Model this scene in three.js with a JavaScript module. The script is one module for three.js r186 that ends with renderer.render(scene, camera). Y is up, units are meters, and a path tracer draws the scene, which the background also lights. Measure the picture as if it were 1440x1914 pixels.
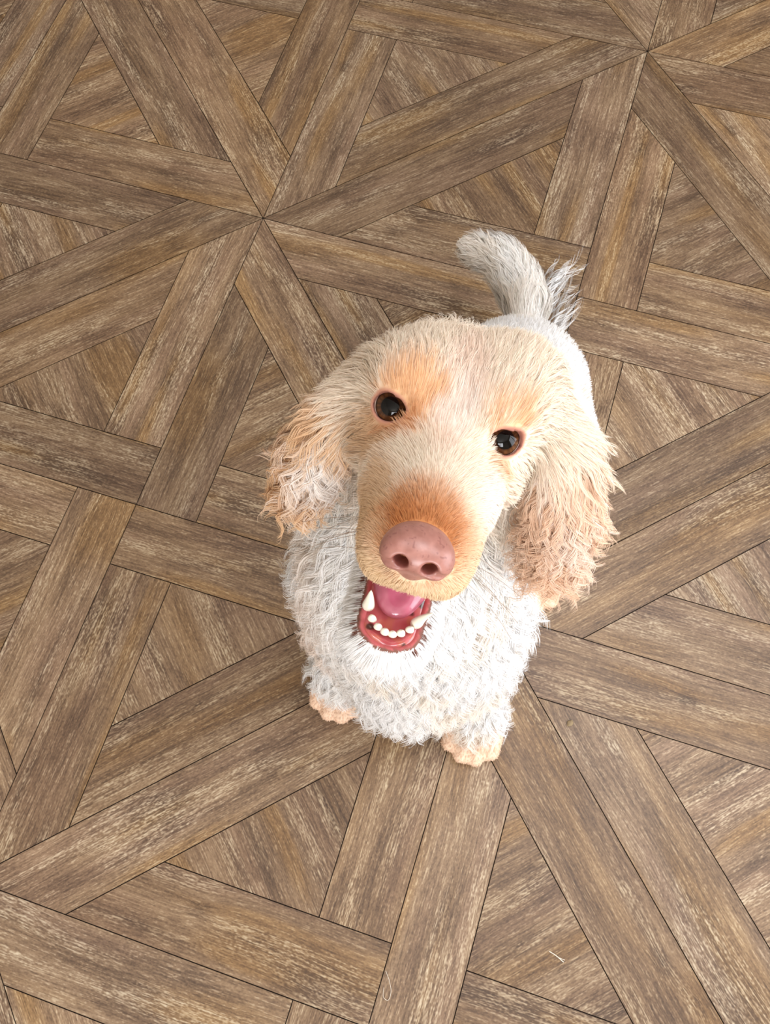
import * as THREE from 'three';
import { mergeGeometries } from 'three/addons/utils/BufferGeometryUtils.js';
import { RectAreaLightUniformsLib } from 'three/addons/lights/RectAreaLightUniformsLib.js';

// ---------------------------------------------------------------- camera, sky, light, exposure
const scene = new THREE.Scene();
const camera = new THREE.PerspectiveCamera(60.73, 1440 / 1914, 0.02, 60);
camera.position.set(-0.0632, 0.9358, 0.2390);
camera.up.set(0.08798, 0.34669, -0.93384);
camera.lookAt(-0.0632, 0.9358 - 0.93748, 0.2390 - 0.34804);
const renderer = new THREE.WebGLRenderer();
renderer.toneMapping = THREE.LinearToneMapping;
renderer.toneMappingExposure = 0.87;
renderer.shadowMap.enabled = true;
scene.background = new THREE.Color().setRGB(0.80, 0.92, 1.1);
RectAreaLightUniformsLib.init();
function daylight(name, w, h, pos, look, color, intensity) {       // soft skylight standing in a window opening
  const l = new THREE.RectAreaLight(new THREE.Color().setRGB(...color), intensity, w, h);
  l.name = name; l.position.set(...pos); l.lookAt(...look); scene.add(l); return l;
}
const SKY = [0.97, 0.975, 1.0];
// one soft light per pane, just inside the glass
for (const z of [0.1825, 1.2675]) daylight('patio_daylight', 0.98, 1.95, [1.945, 1.05, z], [0, 1.05, z], SKY, 5);
for (const x of [-0.69, -0.01]) daylight('garden_window_daylight', 0.62, 1.08, [x, 1.55, 2.545], [x, 1.55, 0], SKY, 17);
for (const x of [0.33, 0.87]) daylight('roof_window_daylight', 0.44, 0.98, [x, 2.435, -0.20], [x, 0, -0.2001], SKY, 10.5);

// ---------------------------------------------------------------- helpers
function rng(seed) { let a = seed >>> 0; return () => { a = (a + 0x6D2B79F5) | 0; let t = Math.imul(a ^ (a >>> 15), 1 | a); t = (t + Math.imul(t ^ (t >>> 7), 61 | t)) ^ t; return ((t ^ (t >>> 14)) >>> 0) / 4294967296; }; }
const clamp = (x, a, b) => x < a ? a : x > b ? b : x;
const smooth = (a, b, x) => { const t = clamp((x - a) / (b - a), 0, 1); return t * t * (3 - 2 * t); };
const mix = (a, b, t) => a + (b - a) * t;
const mix3 = (a, b, t) => [mix(a[0], b[0], t), mix(a[1], b[1], t), mix(a[2], b[2], t)];
function put(o, parent = scene) { o.castShadow = true; o.receiveShadow = true; parent.add(o); return o; }
function mesh(name, geo, mat, parent) { const m = new THREE.Mesh(geo, mat); m.name = name; return put(m, parent); }
function box(x0, x1, y0, y1, z0, z1) { const g = new THREE.BoxGeometry(x1 - x0, y1 - y0, z1 - z0); g.translate((x0 + x1) / 2, (y0 + y1) / 2, (z0 + z1) / 2); return g; }
function structure(name, geos, mat, label, category) { const m = mesh(name, geos.length > 1 ? mergeGeometries(geos) : geos[0], mat); m.userData = { kind: 'structure', label, category }; return m; }
function hash3(x, y, z) { let h = Math.imul(x | 0, 374761393) + Math.imul(y | 0, 668265263) + Math.imul(z | 0, 2147483647 ^ 0x5bd1e995); h = Math.imul(h ^ (h >>> 13), 1274126177); h = Math.imul(h ^ (h >>> 16), 0x85ebca6b); return ((h ^ (h >>> 15)) >>> 0) / 4294967296; }
function noise3(x, y, z) {
  const i = Math.floor(x), j = Math.floor(y), k = Math.floor(z); let u = x - i, v = y - j, w = z - k;
  u = u * u * (3 - 2 * u); v = v * v * (3 - 2 * v); w = w * w * (3 - 2 * w);
  const L = (dz) => mix(mix(hash3(i, j, k + dz), hash3(i + 1, j, k + dz), u), mix(hash3(i, j + 1, k + dz), hash3(i + 1, j + 1, k + dz), u), v);
  return mix(L(0), L(1), w);
}

// ---------------------------------------------------------------- the room round the floor
const X0 = -1.85, X1 = 1.90, Z0 = -2.4, Z1 = 2.5, H = 2.4;
const plaster = new THREE.MeshStandardMaterial({ color: 0xbcb2a4, roughness: 0.9 });
const ceilingPaint = new THREE.MeshStandardMaterial({ color: 0xd2cdc4, roughness: 0.95 });
const trimPaint = new THREE.MeshStandardMaterial({ color: 0xf1efea, roughness: 0.45 });
const T = 0.14;
const RX0 = 0.05, RX1 = 1.15, RZ0 = -0.75, RZ1 = 0.35;             // roof window opening
structure('ceiling', [box(X0 - T, RX0, H, H + 0.1, Z0 - T, Z1 + T), box(RX1, X1 + T, H, H + 0.1, Z0 - T, Z1 + T), box(RX0, RX1, H, H + 0.1, Z0 - T, RZ0), box(RX0, RX1, H, H + 0.1, RZ1, Z1 + T)], ceilingPaint, 'pale painted ceiling with a roof window in it', 'ceiling');
structure('wall_left', [box(X0 - T, X0, -0.05, H, Z0 - T, Z1 + T)], plaster, 'plain cream plaster wall across from the patio door', 'wall');
structure('wall_back', [box(X0, X1, -0.05, H, Z0 - T, Z0)], plaster, 'plain cream plaster wall the dog turns its tail to', 'wall');
const PZ0 = -0.4, PZ1 = 1.85, PH = 2.1;      // patio door opening in the wall on +x
structure('wall_right', [box(X1, X1 + T, -0.05, H, Z0 - T, PZ0), box(X1, X1 + T, -0.05, H, PZ1, Z1 + T), box(X1, X1 + T, PH, H, PZ0, PZ1)], plaster, 'cream plaster wall with the glazed patio door', 'wall');
const WX0 = -1.1, WX1 = 0.4, WY0 = 0.95, WY1 = 2.15; // garden window opening in the wall on +z
structure('wall_front', [box(X0, WX0, -0.05, H, Z1, Z1 + T), box(WX1, X1, -0.05, H, Z1, Z1 + T), box(WX0, WX1, -0.05, WY0, Z1, Z1 + T), box(WX0, WX1, WY1, H, Z1, Z1 + T)], plaster, 'cream plaster wall with the garden window', 'wall');
structure('baseboard_left', [box(X0, X0 + 0.015, 0, 0.09, Z0, Z1)], trimPaint, 'white painted skirting board below the windowless side wall', 'skirting board');
structure('baseboard_back', [box(X0 + 0.015, X1, 0, 0.09, Z0, Z0 + 0.015)], trimPaint, 'white painted skirting board behind the dog', 'skirting board');
const glass = new THREE.MeshPhysicalMaterial({ color: 0xffffff, roughness: 0, transmission: 1, thickness: 0 });
{
  const d = structure('door_1', [box(X1 + 0.03, X1 + 0.09, 0, 0.06, PZ0, PZ1), box(X1 + 0.03, X1 + 0.09, PH - 0.06, PH, PZ0, PZ1), ...[PZ0, (PZ0 + PZ1) / 2 - 0.04, PZ1 - 0.06].map((z, i) => box(X1 + 0.03, X1 + 0.09, 0.06, PH - 0.06, z, z + (i === 1 ? 0.08 : 0.06)))], trimPaint, 'white framed glazed patio door with two tall panes', 'door');
  const c = (PZ0 + PZ1) / 2;
  mesh('pane', box(X1 + 0.055, X1 + 0.058, 0.06, PH - 0.06, PZ0 + 0.06, c - 0.04), glass, d);
  mesh('pane', box(X1 + 0.055, X1 + 0.058, 0.06, PH - 0.06, c + 0.04, PZ1 - 0.06), glass, d);
  const w = structure('window_1', [box(WX0, WX1, WY0, WY0 + 0.05, Z1 + 0.03, Z1 + 0.08), box(WX0, WX1, WY1 - 0.05, WY1, Z1 + 0.03, Z1 + 0.08), ...[WX0, (WX0 + WX1) / 2 - 0.03, WX1 - 0.05].map((x, i) => box(x, x + (i === 1 ? 0.06 : 0.05), WY0 + 0.05, WY1 - 0.05, Z1 + 0.03, Z1 + 0.08))], trimPaint, 'white framed garden window with two panes', 'window');
  const m = (WX0 + WX1) / 2;
  mesh('pane', box(WX0 + 0.05, m - 0.03, WY0 + 0.05, WY1 - 0.05, Z1 + 0.053, Z1 + 0.056), glass, w);
  const r = structure('window_2', [box(RX0, RX1, H + 0.02, H + 0.07, RZ0, RZ0 + 0.05), box(RX0, RX1, H + 0.02, H + 0.07, RZ1 - 0.05, RZ1), ...[RX0, (RX0 + RX1) / 2 - 0.04, RX1 - 0.05].map((x, i) => box(x, x + (i === 1 ? 0.08 : 0.05), H + 0.02, H + 0.07, RZ0 + 0.05, RZ1 - 0.05))], trimPaint, 'white framed roof window with two panes', 'window');
  const rc = (RX0 + RX1) / 2;
  mesh('pane', box(RX0 + 0.05, rc - 0.04, H + 0.043, H + 0.046, RZ0 + 0.05, RZ1 - 0.05), glass, r);
  mesh('pane', box(rc + 0.04, RX1 - 0.05, H + 0.043, H + 0.046, RZ0 + 0.05, RZ1 - 0.05), glass, r);
  mesh('pane', box(m + 0.03, WX1 - 0.05, WY0 + 0.05, WY1 - 0.05, Z1 + 0.053, Z1 + 0.056), glass, w);
}

// ---------------------------------------------------------------- parquet floor: square grid of two-plank bands, every second crossing an eight-rayed star
const A = 0.42, W = 0.178, GAP = 0.0012;
const C8 = Math.cos(Math.PI / 8), S8 = Math.sin(Math.PI / 8);
const toWorld = (p) => { const a = (p[0] - 0.9) * A, b = (p[1] + 1.0) * A; return [a * C8 + b * S8, a * S8 - b * C8]; };
const toPattern = (x, z) => [(x * C8 + z * S8) / A + 0.9, (x * S8 - z * C8) / A - 1.0];
// clip a polygon to the side of the line through q with direction angle t that lies on its right (s = 1) or left (s = -1)
function clip(poly, q, t, s, inset = 0) {
  const nx = Math.sin(t) * s, ny = -Math.cos(t) * s, c = nx * q[0] + ny * q[1] + inset, out = [];
  for (let i = 0; i < poly.length; i++) {
    const a = poly[i], b = poly[(i + 1) % poly.length], da = nx * a[0] + ny * a[1] - c, db = nx * b[0] + ny * b[1] - c;
    if (da >= 0) out.push(a);
    if ((da >= 0) !== (db >= 0)) { const k = da / (da - db); out.push([mix(a[0], b[0], k), mix(a[1], b[1], k)]); }
  }
  return out;
}
const offsetRight = (q, t, d) => [q[0] + Math.sin(t) * d, q[1] - Math.cos(t) * d];
const pieces = [];                                   // { poly in pattern units, grain angle }
const isStar = (i, j) => ((i + j) % 2 + 2) % 2 === 0;
const g = GAP / A, Q = Math.PI / 4;
for (let i = -9; i <= 9; i++) for (let j = -11; j <= 9; j++) {
  for (let k = 0; k < 8; k++) {
    if (k % 2 && !isStar(i, j)) continue;
    const dx = Math.round(Math.cos(k * Q) * 1.2), dy = Math.round(Math.sin(k * Q) * 1.2);
    const a = [i, j], b = [i + dx, j + dy], t = k * Q, back = t + Math.PI, long = Math.hypot(dx, dy);
    const along = (s, o) => { const r = offsetRight(a, t, o); return [r[0] + Math.cos(t) * s, r[1] + Math.sin(t) * s]; };
    let p = [along(-1, g), along(long + 1, g), along(long + 1, W - g), along(-1, W - g)];
    const stepA = isStar(i, j) ? Q : 2 * Q, stepB = isStar(i + dx, j + dy) ? Q : 2 * Q;
    p = clip(p, a, t - stepA, -1, g);                // runs up to the seam of the next band clockwise
    const gam = back + stepB;
    p = clip(p, offsetRight(b, gam, W), gam, 1, g);  // stops at the edge of the other neighbour's band
    if (p.length > 2) pieces.push({ poly: p, grain: t });
  }
  // the two triangles of the square (i, j) .. (i+1, j+1)
  const c = [[i, j], [i + 1, j], [i + 1, j + 1], [i, j + 1]];
  const m = isStar(i, j) ? 1 : 0;
  for (const q of [m, m + 2]) {
    const M = c[q], n1 = c[(q + 1) % 4], n2 = c[(q + 3) % 4];
    let p = [M, n1, n2];
    for (let e = 0; e < 3; e++) { const u = [M, n1, n2][e], v = [M, n1, n2][(e + 1) % 3]; p = clip(p, u, Math.atan2(v[1] - u[1], v[0] - u[0]), -1, W + g); }
    if (p.length > 2) pieces.push({ poly: p, grain: Math.atan2(n2[1] - n1[1], n2[0] - n1[0]) + Math.PI / 2 });
  }
}
// wood print: fine broken grain, cloudy tone and hue, pale limed patches, a few knots (grain runs along u; 0.8 m by 0.4 m)
const TU = 0.8, TV = 0.4;
function woodTexture(seed) {
  const w = 2048, h = 1024, data = new Uint8Array(w * h * 4), bump = new Uint8Array(w * h * 4), R = rng(seed);
  const field = (cx, cy, s) => {                    // periodic value noise with cells of cx by cy millimetres
    const nx = Math.max(2, Math.round(TU * 1000 / cx)), ny = Math.max(2, Math.round(TV * 1000 / cy)), v = new Float32Array(nx * ny), r = rng(s + seed * 97);
    for (let i = 0; i < v.length; i++) v[i] = r();
    return (x, y) => {
      let u = x * nx / w, q = y * ny / h; const i = Math.floor(u), j = Math.floor(q); u -= i; q -= j; u = u * u * (3 - 2 * u); q = q * q * (3 - 2 * q);
      const i0 = (i % nx + nx) % nx, i1 = (i0 + 1) % nx, j0 = ((j % ny + ny) % ny) * nx, j1 = (((j + 1) % ny + ny) % ny) * nx;
      return mix(mix(v[j0 + i0], v[j0 + i1], u), mix(v[j1 + i0], v[j1 + i1], u), q);
    };
  };
  const long = field(70, 1.5, 1), fine = field(14, 0.8, 2), band = field(240, 12, 3), cloud = field(60, 22, 4), speck = field(2.4, 0.8, 5), warp = field(110, 36, 6), hue = field(150, 20, 7), lime = field(110, 15, 8), grit = field(1.1, 0.9, 9);
  const knots = Array.from({ length: 6 }, () => [R() * w, R() * h, 11 + R() * 13]);
  for (let y = 0; y < h; y++) for (let x = 0; x < w; x++) {
    let yy = y + (warp(x, y) - 0.5) * 22, dark = 0;
    for (const [kx, ky, kr] of knots) {
      const dx = (x - kx) / 1.6, dy = y - ky, d = Math.hypot(dx, dy);
      if (d < kr * 5) { yy += dy * 1.2 * Math.exp(-d / kr); dark += 0.6 * Math.exp(-((d / kr) ** 2) * 2.2) + 0.2 * Math.exp(-(((d - kr) / (kr * 0.35)) ** 2)); }
    }
    const a = long(x, yy), b = fine(x, yy), c = band(x, yy), d = cloud(x, yy), e = speck(x, yy), n = grit(x, y);
    let v = 0.45 + 0.22 * (a - 0.5) + 0.34 * (b - 0.5) + 0.22 * (c - 0.5) + 0.28 * (d - 0.5) + 0.26 * (e - 0.5) + 0.16 * (n - 0.5);
    const white = smooth(0.56, 0.80, lime(x, yy)) * smooth(0.38, 0.72, 0.5 * b + 0.5 * e), fleck = smooth(0.66, 0.86, 0.6 * b + 0.4 * e);
    v = clamp(v - dark * 0.5, 0, 1);
    let col = v < 0.45 ? mix3([70, 53, 41], [121, 98, 77], v / 0.45) : mix3([121, 98, 77], [172, 149, 122], (v - 0.45) / 0.55);
    const t = hue(x, yy);
    col = t > 0.5 ? mix3(col, [col[0] * 1.04, col[1] * 1.0, col[2] * 0.88], smooth(0.55, 0.9, t)) : mix3(col, [col[0] * 0.98, col[1] * 0.97, col[2] * 0.99], smooth(0.45, 0.1, t));
    col = mix3(col, [198, 186, 165], clamp(white * 0.38 + fleck * 0.30, 0, 1));
    const o = (y * w + x) * 4; data[o] = clamp(col[0], 0, 255); data[o + 1] = clamp(col[1], 0, 255); data[o + 2] = clamp(col[2], 0, 255); data[o + 3] = 255;
    const z = clamp(60 + 150 * v + fleck * 40, 0, 255); bump[o] = bump[o + 1] = bump[o + 2] = z; bump[o + 3] = 255;
  }
  const tex = (d, srgb) => { const t = new THREE.DataTexture(d, w, h); t.wrapS = t.wrapT = THREE.RepeatWrapping; t.magFilter = THREE.LinearFilter; t.minFilter = THREE.LinearMipmapLinearFilter; t.generateMipmaps = true; if (srgb) t.colorSpace = THREE.SRGBColorSpace; t.needsUpdate = true; return t; };
  return [tex(data, true), tex(bump, false)];
}
const [woodMap, woodBump] = woodTexture(11);
const woods = [[1.06, 1.04, 0.97], [0.92, 0.90, 0.84], [1.24, 1.23, 1.16], [1.04, 1.00, 0.90], [1.12, 1.12, 1.08], [0.98, 0.93, 0.83], [1.15, 1.10, 0.98]].map((c) =>
  new THREE.MeshStandardMaterial({ color: new THREE.Color().setRGB(...c), map: woodMap, bumpMap: woodBump, bumpScale: 0.0003, roughness: 0.46 }));
{
  const floor = structure('floor', [box(X0 - T, X1 + T, -0.06, -0.003, Z0 - T, Z1 + T)], new THREE.MeshStandardMaterial({ color: 0x2e2017, roughness: 0.9 }), 'brown wood parquet floor of star-patterned planks with dark joints', 'floor');
  const R = rng(5), made = [];
  for (const { poly, grain } of pieces) {
    let p = poly;
    const [lo, hi] = [[X0, Z0], [X1, Z1]].map((v) => v);
    let w = p.map(toWorld);                          // world x, z
    const cut = (f) => { const out = []; for (let i = 0; i < w.length; i++) { const a = w[i], b = w[(i + 1) % w.length], da = f(a), db = f(b); if (da >= 0) out.push(a); if ((da >= 0) !== (db >= 0)) { const k = da / (da - db); out.push([mix(a[0], b[0], k), mix(a[1], b[1], k)]); } } w = out; };
    cut((q) => q[0] - lo[0]); if (w.length > 2) cut((q) => hi[0] - q[0]); if (w.length > 2) cut((q) => q[1] - lo[1]); if (w.length > 2) cut((q) => hi[1] - q[1]);
    const tone = [R(), R(), R(), R()];
    if (w.length < 3) continue;
    const cx = w.reduce((s, q) => s + q[0], 0) / w.length, cz = w.reduce((s, q) => s + q[1], 0) / w.length;
    // direction of the grain in world x, z
    const gx = Math.cos(grain) * C8 + Math.sin(grain) * S8, gz = Math.cos(grain) * S8 - Math.sin(grain) * C8;
    const pos = [], uv = [], idx = [], n = w.length, bev = 0.0007, drop = 0.0006;
    const area = w.reduce((s, q, i) => { const r = w[(i + 1) % n]; return s + q[0] * r[1] - r[0] * q[1]; }, 0);
    if (Math.abs(area) < 2e-4) continue;
    if (area > 0) w.reverse();                       // counter-clockwise seen from above
    const inner = w.map((q, i) => {                  // inset corner for the worn edge
      const a = w[(i + n - 1) % n], b = w[(i + 1) % n];
      const e1 = [q[0] - a[0], q[1] - a[1]], e2 = [b[0] - q[0], b[1] - q[1]], l1 = Math.hypot(...e1) || 1, l2 = Math.hypot(...e2) || 1;
      const n1 = [e1[1] / l1, -e1[0] / l1], n2 = [e2[1] / l2, -e2[0] / l2], k = 1 + n1[0] * n2[0] + n1[1] * n2[1];
      return [q[0] - bev * (n1[0] + n2[0]) / Math.max(k, 0.25), q[1] - bev * (n1[1] + n2[1]) / Math.max(k, 0.25)];
    });
    const sgn = 1;
    const rings = [[inner, 0], [w, -drop], [w, -0.003]];
    const offU = tone[0], offV = tone[1], flip = tone[3] < 0.5 ? -1 : 1;
    for (const [ring, y] of rings) for (const q of ring) { const dx = q[0] - cx, dz = q[1] - cz; pos.push(dx, y, dz); uv.push(flip * (dx * gx + dz * gz) / TU + offU, (-dx * gz + dz * gx) / TV + offV); }
    for (let i = 1; i < n - 1; i++) idx.push(0, i, i + 1);
    for (let r = 0; r < 2; r++) for (let i = 0; i < n; i++) { const a = r * n + i, b = r * n + (i + 1) % n; idx.push(a, a + n, b, b, a + n, b + n); }
    const geo = new THREE.BufferGeometry();
    geo.setAttribute('position', new THREE.Float32BufferAttribute(pos, 3)); geo.setAttribute('uv', new THREE.Float32BufferAttribute(uv, 2)); geo.setIndex(idx);
    const flat = geo.toNonIndexed(); flat.computeVertexNormals();
    made.push({ geo: flat, cx, cz, mat: woods[Math.floor(tone[2] * woods.length)], d: Math.hypot(cx + 0.06, cz + 0.10) });
  }
  made.sort((a, b) => a.d - b.d);
  const rest = new Map();
  made.forEach((m, i) => {
    if (i < 300) { const o = mesh('plank', m.geo, m.mat, floor); o.position.set(m.cx, 0, m.cz); }
    else { m.geo.translate(m.cx, 0, m.cz); if (!rest.has(m.mat)) rest.set(m.mat, []); rest.get(m.mat).push(m.geo); }
  });
  const groups = [...rest.entries()], all = mergeGeometries(groups.map(([, l]) => mergeGeometries(l)), true);
  const o = mesh('outer_planks', all, groups.map(([m]) => m), floor); o.userData.kind = 'stuff';
}

// ---------------------------------------------------------------- the dog
// distance fields
function roundCone(p, a, ra, b, rb) {                // tapered capsule
  const bx = b[0] - a[0], by = b[1] - a[1], bz = b[2] - a[2], px = p[0] - a[0], py = p[1] - a[1], pz = p[2] - a[2];
  const t = clamp((px * bx + py * by + pz * bz) / (bx * bx + by * by + bz * bz), 0, 1);
  return Math.hypot(px - bx * t, py - by * t, pz - bz * t) - mix(ra, rb, t);
}
function ellipsoid(p, c, r) {
  const x = (p[0] - c[0]) / r[0], y = (p[1] - c[1]) / r[1], z = (p[2] - c[2]) / r[2], k0 = Math.sqrt(x * x + y * y + z * z), k1 = Math.hypot(x / r[0], y / r[1], z / r[2]);
  return k1 > 1e-9 ? k0 * (k0 - 1) / k1 : -Math.min(...r);
}
const smin = (a, b, k) => { const h = Math.max(k - Math.abs(a - b), 0) / k; return Math.min(a, b) - h * h * k * 0.25; };
const smax = (a, b, k) => -smin(-a, -b, k);
const dot = (a, b) => a[0] * b[0] + a[1] * b[1] + a[2] * b[2];
const unit = (a) => { const l = Math.hypot(a[0], a[1], a[2]) || 1; return [a[0] / l, a[1] / l, a[2] / l]; };
const cross = (a, b) => [a[1] * b[2] - a[2] * b[1], a[2] * b[0] - a[0] * b[2], a[0] * b[1] - a[1] * b[0]];
// naive surface nets over a grid; normals from the field
function netMesh(sdf, lo, hi, cell) {
  const n = [0, 1, 2].map((i) => Math.ceil((hi[i] - lo[i]) / cell) + 1), [nx, ny, nz] = n, v = new Float32Array(nx * ny * nz), p = [0, 0, 0];
  for (let k = 0, o = 0; k < nz; k++) for (let j = 0; j < ny; j++) {
    let skip = 0;
    for (let i = 0; i < nx; i++, o++) {
      if (skip > 0) { skip--; v[o] = v[o - 1]; continue; }
      p[0] = lo[0] + i * cell; p[1] = lo[1] + j * cell; p[2] = lo[2] + k * cell;
      v[o] = sdf(p); skip = Math.floor(Math.abs(v[o]) / cell * 0.5) - 2;
    }
  }
  const id = new Int32Array(nx * ny * nz).fill(-1), pos = [], idx = [], at = (i, j, k) => (k * ny + j) * nx + i;
  for (let k = 0; k < nz - 1; k++) for (let j = 0; j < ny - 1; j++) for (let i = 0; i < nx - 1; i++) {
    let m = 0; const c = [];
    for (let q = 0; q < 8; q++) { const w = v[at(i + (q & 1), j + ((q >> 1) & 1), k + (q >> 2))]; c.push(w); if (w < 0) m |= 1 << q; }
    if (m === 0 || m === 255) continue;
    let sx = 0, sy = 0, sz = 0, s = 0;
    for (let q = 0; q < 8; q++) for (const b of [1, 2, 4]) if (!(q & b)) {
      const r = q | b; if ((c[q] < 0) === (c[r] < 0)) continue;
      const t = c[q] / (c[q] - c[r]);
      sx += (q & 1) + (b === 1 ? t : 0); sy += ((q >> 1) & 1) + (b === 2 ? t : 0); sz += (q >> 2) + (b === 4 ? t : 0); s++;
    }
    id[at(i, j, k)] = pos.length / 3; pos.push(lo[0] + (i + sx / s) * cell, lo[1] + (j + sy / s) * cell, lo[2] + (k + sz / s) * cell);
  }
  const quad = (a, b, c, d, flip) => { if (a < 0 || b < 0 || c < 0 || d < 0) return; flip ? idx.push(a, c, b, a, d, c) : idx.push(a, b, c, a, c, d); };
  for (let k = 1; k < nz - 1; k++) for (let j = 1; j < ny - 1; j++) for (let i = 1; i < nx - 1; i++) {
    const a = v[at(i, j, k)] < 0;
    if (a !== v[at(i + 1, j, k)] < 0) quad(id[at(i, j - 1, k - 1)], id[at(i, j, k - 1)], id[at(i, j, k)], id[at(i, j - 1, k)], !a);
    if (a !== v[at(i, j + 1, k)] < 0) quad(id[at(i - 1, j, k - 1)], id[at(i - 1, j, k)], id[at(i, j, k)], id[at(i, j, k - 1)], !a);
    if (a !== v[at(i, j, k + 1)] < 0) quad(id[at(i - 1, j - 1, k)], id[at(i, j - 1, k)], id[at(i, j, k)], id[at(i - 1, j, k)], !a);
  }
  const nor = new Float32Array(pos.length), e = cell * 0.6;
  for (let i = 0; i < pos.length; i += 3) { const g = gradient(sdf, [pos[i], pos[i + 1], pos[i + 2]], e); nor[i] = g[0]; nor[i + 1] = g[1]; nor[i + 2] = g[2]; }
  return { pos, nor, idx };
}
function gradient(sdf, p, e) {
  const x = p[0], y = p[1], z = p[2];
  return unit([sdf([x + e, y, z]) - sdf([x - e, y, z]), sdf([x, y + e, z]) - sdf([x, y - e, z]), sdf([x, y, z + e]) - sdf([x, y, z - e])]);
}

// head frame: origin between the eyes; x towards the dog's left, u up, f along the muzzle; centimetres
const HO = [-0.02507, 0.50995, 0.03549], HX = [0.93162, -0.13631, 0.33691], HU = [0.27794, 0.86452, -0.41876], HF = [-0.23419, 0.48376, 0.84329];
const headDir = (v) => [0, 1, 2].map((i) => HX[i] * v[0] + HU[i] * v[1] + HF[i] * v[2]);
const headPoint = (v) => headDir(v).map((w, i) => HO[i] + w * 0.01);
const toHeadDir = (w) => [dot(w, HX), dot(w, HU), dot(w, HF)];
const toHead = (w) => toHeadDir([w[0] - HO[0], w[1] - HO[1], w[2] - HO[2]]).map((v) => v * 100);

// jaw frame inside the head frame: v up from the jaw, s along it
const JO = [0, -4.8, -2.5], JS = [0, -0.345, 0.9386], JV = [0, 0.9386, 0.345];
const toJaw = (p) => { const d = [p[0], p[1] - JO[1], p[2] - JO[2]]; return [d[0], dot(d, JV), dot(d, JS)]; };
const jawPoint = (q) => [q[0], JO[1] + q[1] * JV[1] + q[2] * JS[1], JO[2] + q[1] * JV[2] + q[2] * JS[2]];
const jawSolid = (q) => roundCone([q[0] / 1.28, q[1], q[2]], [0, -1.5, 0.5], 2.2, [0, -1.35, 10.5], 1.72);
const jawHollow = (q) => roundCone([q[0] / 1.28, q[1], q[2]], [0, 0.75, 0.8], 1.75, [0, 0.55, 10.35], 1.45);

const EYES = [-1, 1].map((s) => ({ s, c: [s < 0 ? -3.12 : 2.92, -0.36, -0.92], look: unit([s * 0.20, 0.52, 0.83]), open: unit([s * 0.26, 0.52, 0.81]) }));
const EYE_R = 1.12;
for (const e of EYES) { e.right = unit(cross([0, 1, -0.3], e.open)); e.up = cross(e.open, e.right); }
function eyeCut(p, e) {                              // the almond opening between the lids, as a solid to take away
  const d = [p[0] - e.c[0], p[1] - e.c[1], p[2] - e.c[2]], a = dot(d, e.right), b = dot(d, e.up), c = dot(d, e.open);
  if (c < 0) return 1;
  const k = -a * e.s * 0.08;                         // outer corner droops a little
  return Math.max(Math.hypot(a / 1.0, (b - k + 0.38) / 1.0) - 1.10, Math.hypot(a / 1.0, (b - k - 0.26) / 1.0) - 1.10);
}
const EARS = [
  [[-4.6, -0.8, -3.6], 1.2, [-6.2, -3.4, -2.8], 1.2, [-7.2, -6.8, -2.6], 1.35, [-7.4, -9.4, -2.6], 1.1],
  [[4.9, -0.4, -4.2], 1.5, [7.4, -2.2, -3.6], 1.6, [8.5, -5.6, -3.3], 1.7, [9.0, -9.2, -2.9], 1.4],
];
const earSdf = (p, e) => Math.min(roundCone(p, e[0], e[1], e[2], e[3]), roundCone(p, e[2], e[3], e[4], e[5]), roundCone(p, e[4], e[5], e[6], e[7]));
function headBase(p) {
  const ax = Math.abs(p[0]), q = [ax, p[1], p[2]];
  let d = ellipsoid(p, [0, -0.3, -3.7], [5.3, 3.15, 4.0]);
  d = smin(d, ellipsoid(p, [3.0, 0.7, -4.6], [2.8, 2.6, 3.2]), 1.2);
  d = smin(d, ellipsoid(q, [2.75, 1.25, -1.5], [1.9, 1.5, 1.9]), 1.3);               // brows
  d = smin(d, ellipsoid(q, [3.0, -2.7, -2.6], [2.0, 2.5, 3.2]), 1.6);                 // cheeks
  d = smin(d, roundCone([p[0] / 1.14, p[1], p[2]], [0, -1.9, 0.0], 2.5, [0, -1.70, 8.2], 1.95), 1.5);   // muzzle
  d = smin(d, ellipsoid(q, [2.1, -2.9, 1.6], [1.7, 2.1, 3.6]), 1.4);                  // side of the face
  d = smin(d, ellipsoid(q, [1.6, -2.7, 6.3], [1.4, 1.6, 3.0]), 0.9);               // flews
  d = smax(d, -ellipsoid(p, [0, -4.6, 5.8], [1.75, 1.75, 4.2]), 0.5);                 // roof of the mouth
  const j = toJaw(p);
  d = smin(d, smax(jawSolid(j), -jawHollow(j), 0.25), 0.7);
  d = smax(d, -ellipsoid(p, [0, -5.2, 2.5], [1.5, 1.3, 4]), 0.4);
  return d;
}
function headSdf(p) {
  let d = headBase(p);
  d = smin(d, earSdf(p, EARS[0]), 0.9); d = smin(d, earSdf(p, EARS[1]), 0.9);
  for (const e of EYES) {
    const r = Math.hypot(p[0] - e.c[0], p[1] - e.c[1], p[2] - e.c[2]);
    if (r > 2.6) continue;
    d = smin(d, r - (EYE_R + 0.17), 0.25);
    d = smax(d, -Math.max(eyeCut(p, e), r - 1.9), 0.10);
    d = Math.max(d, -(r - EYE_R + 0.05));
  }
  return d;
}
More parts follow.
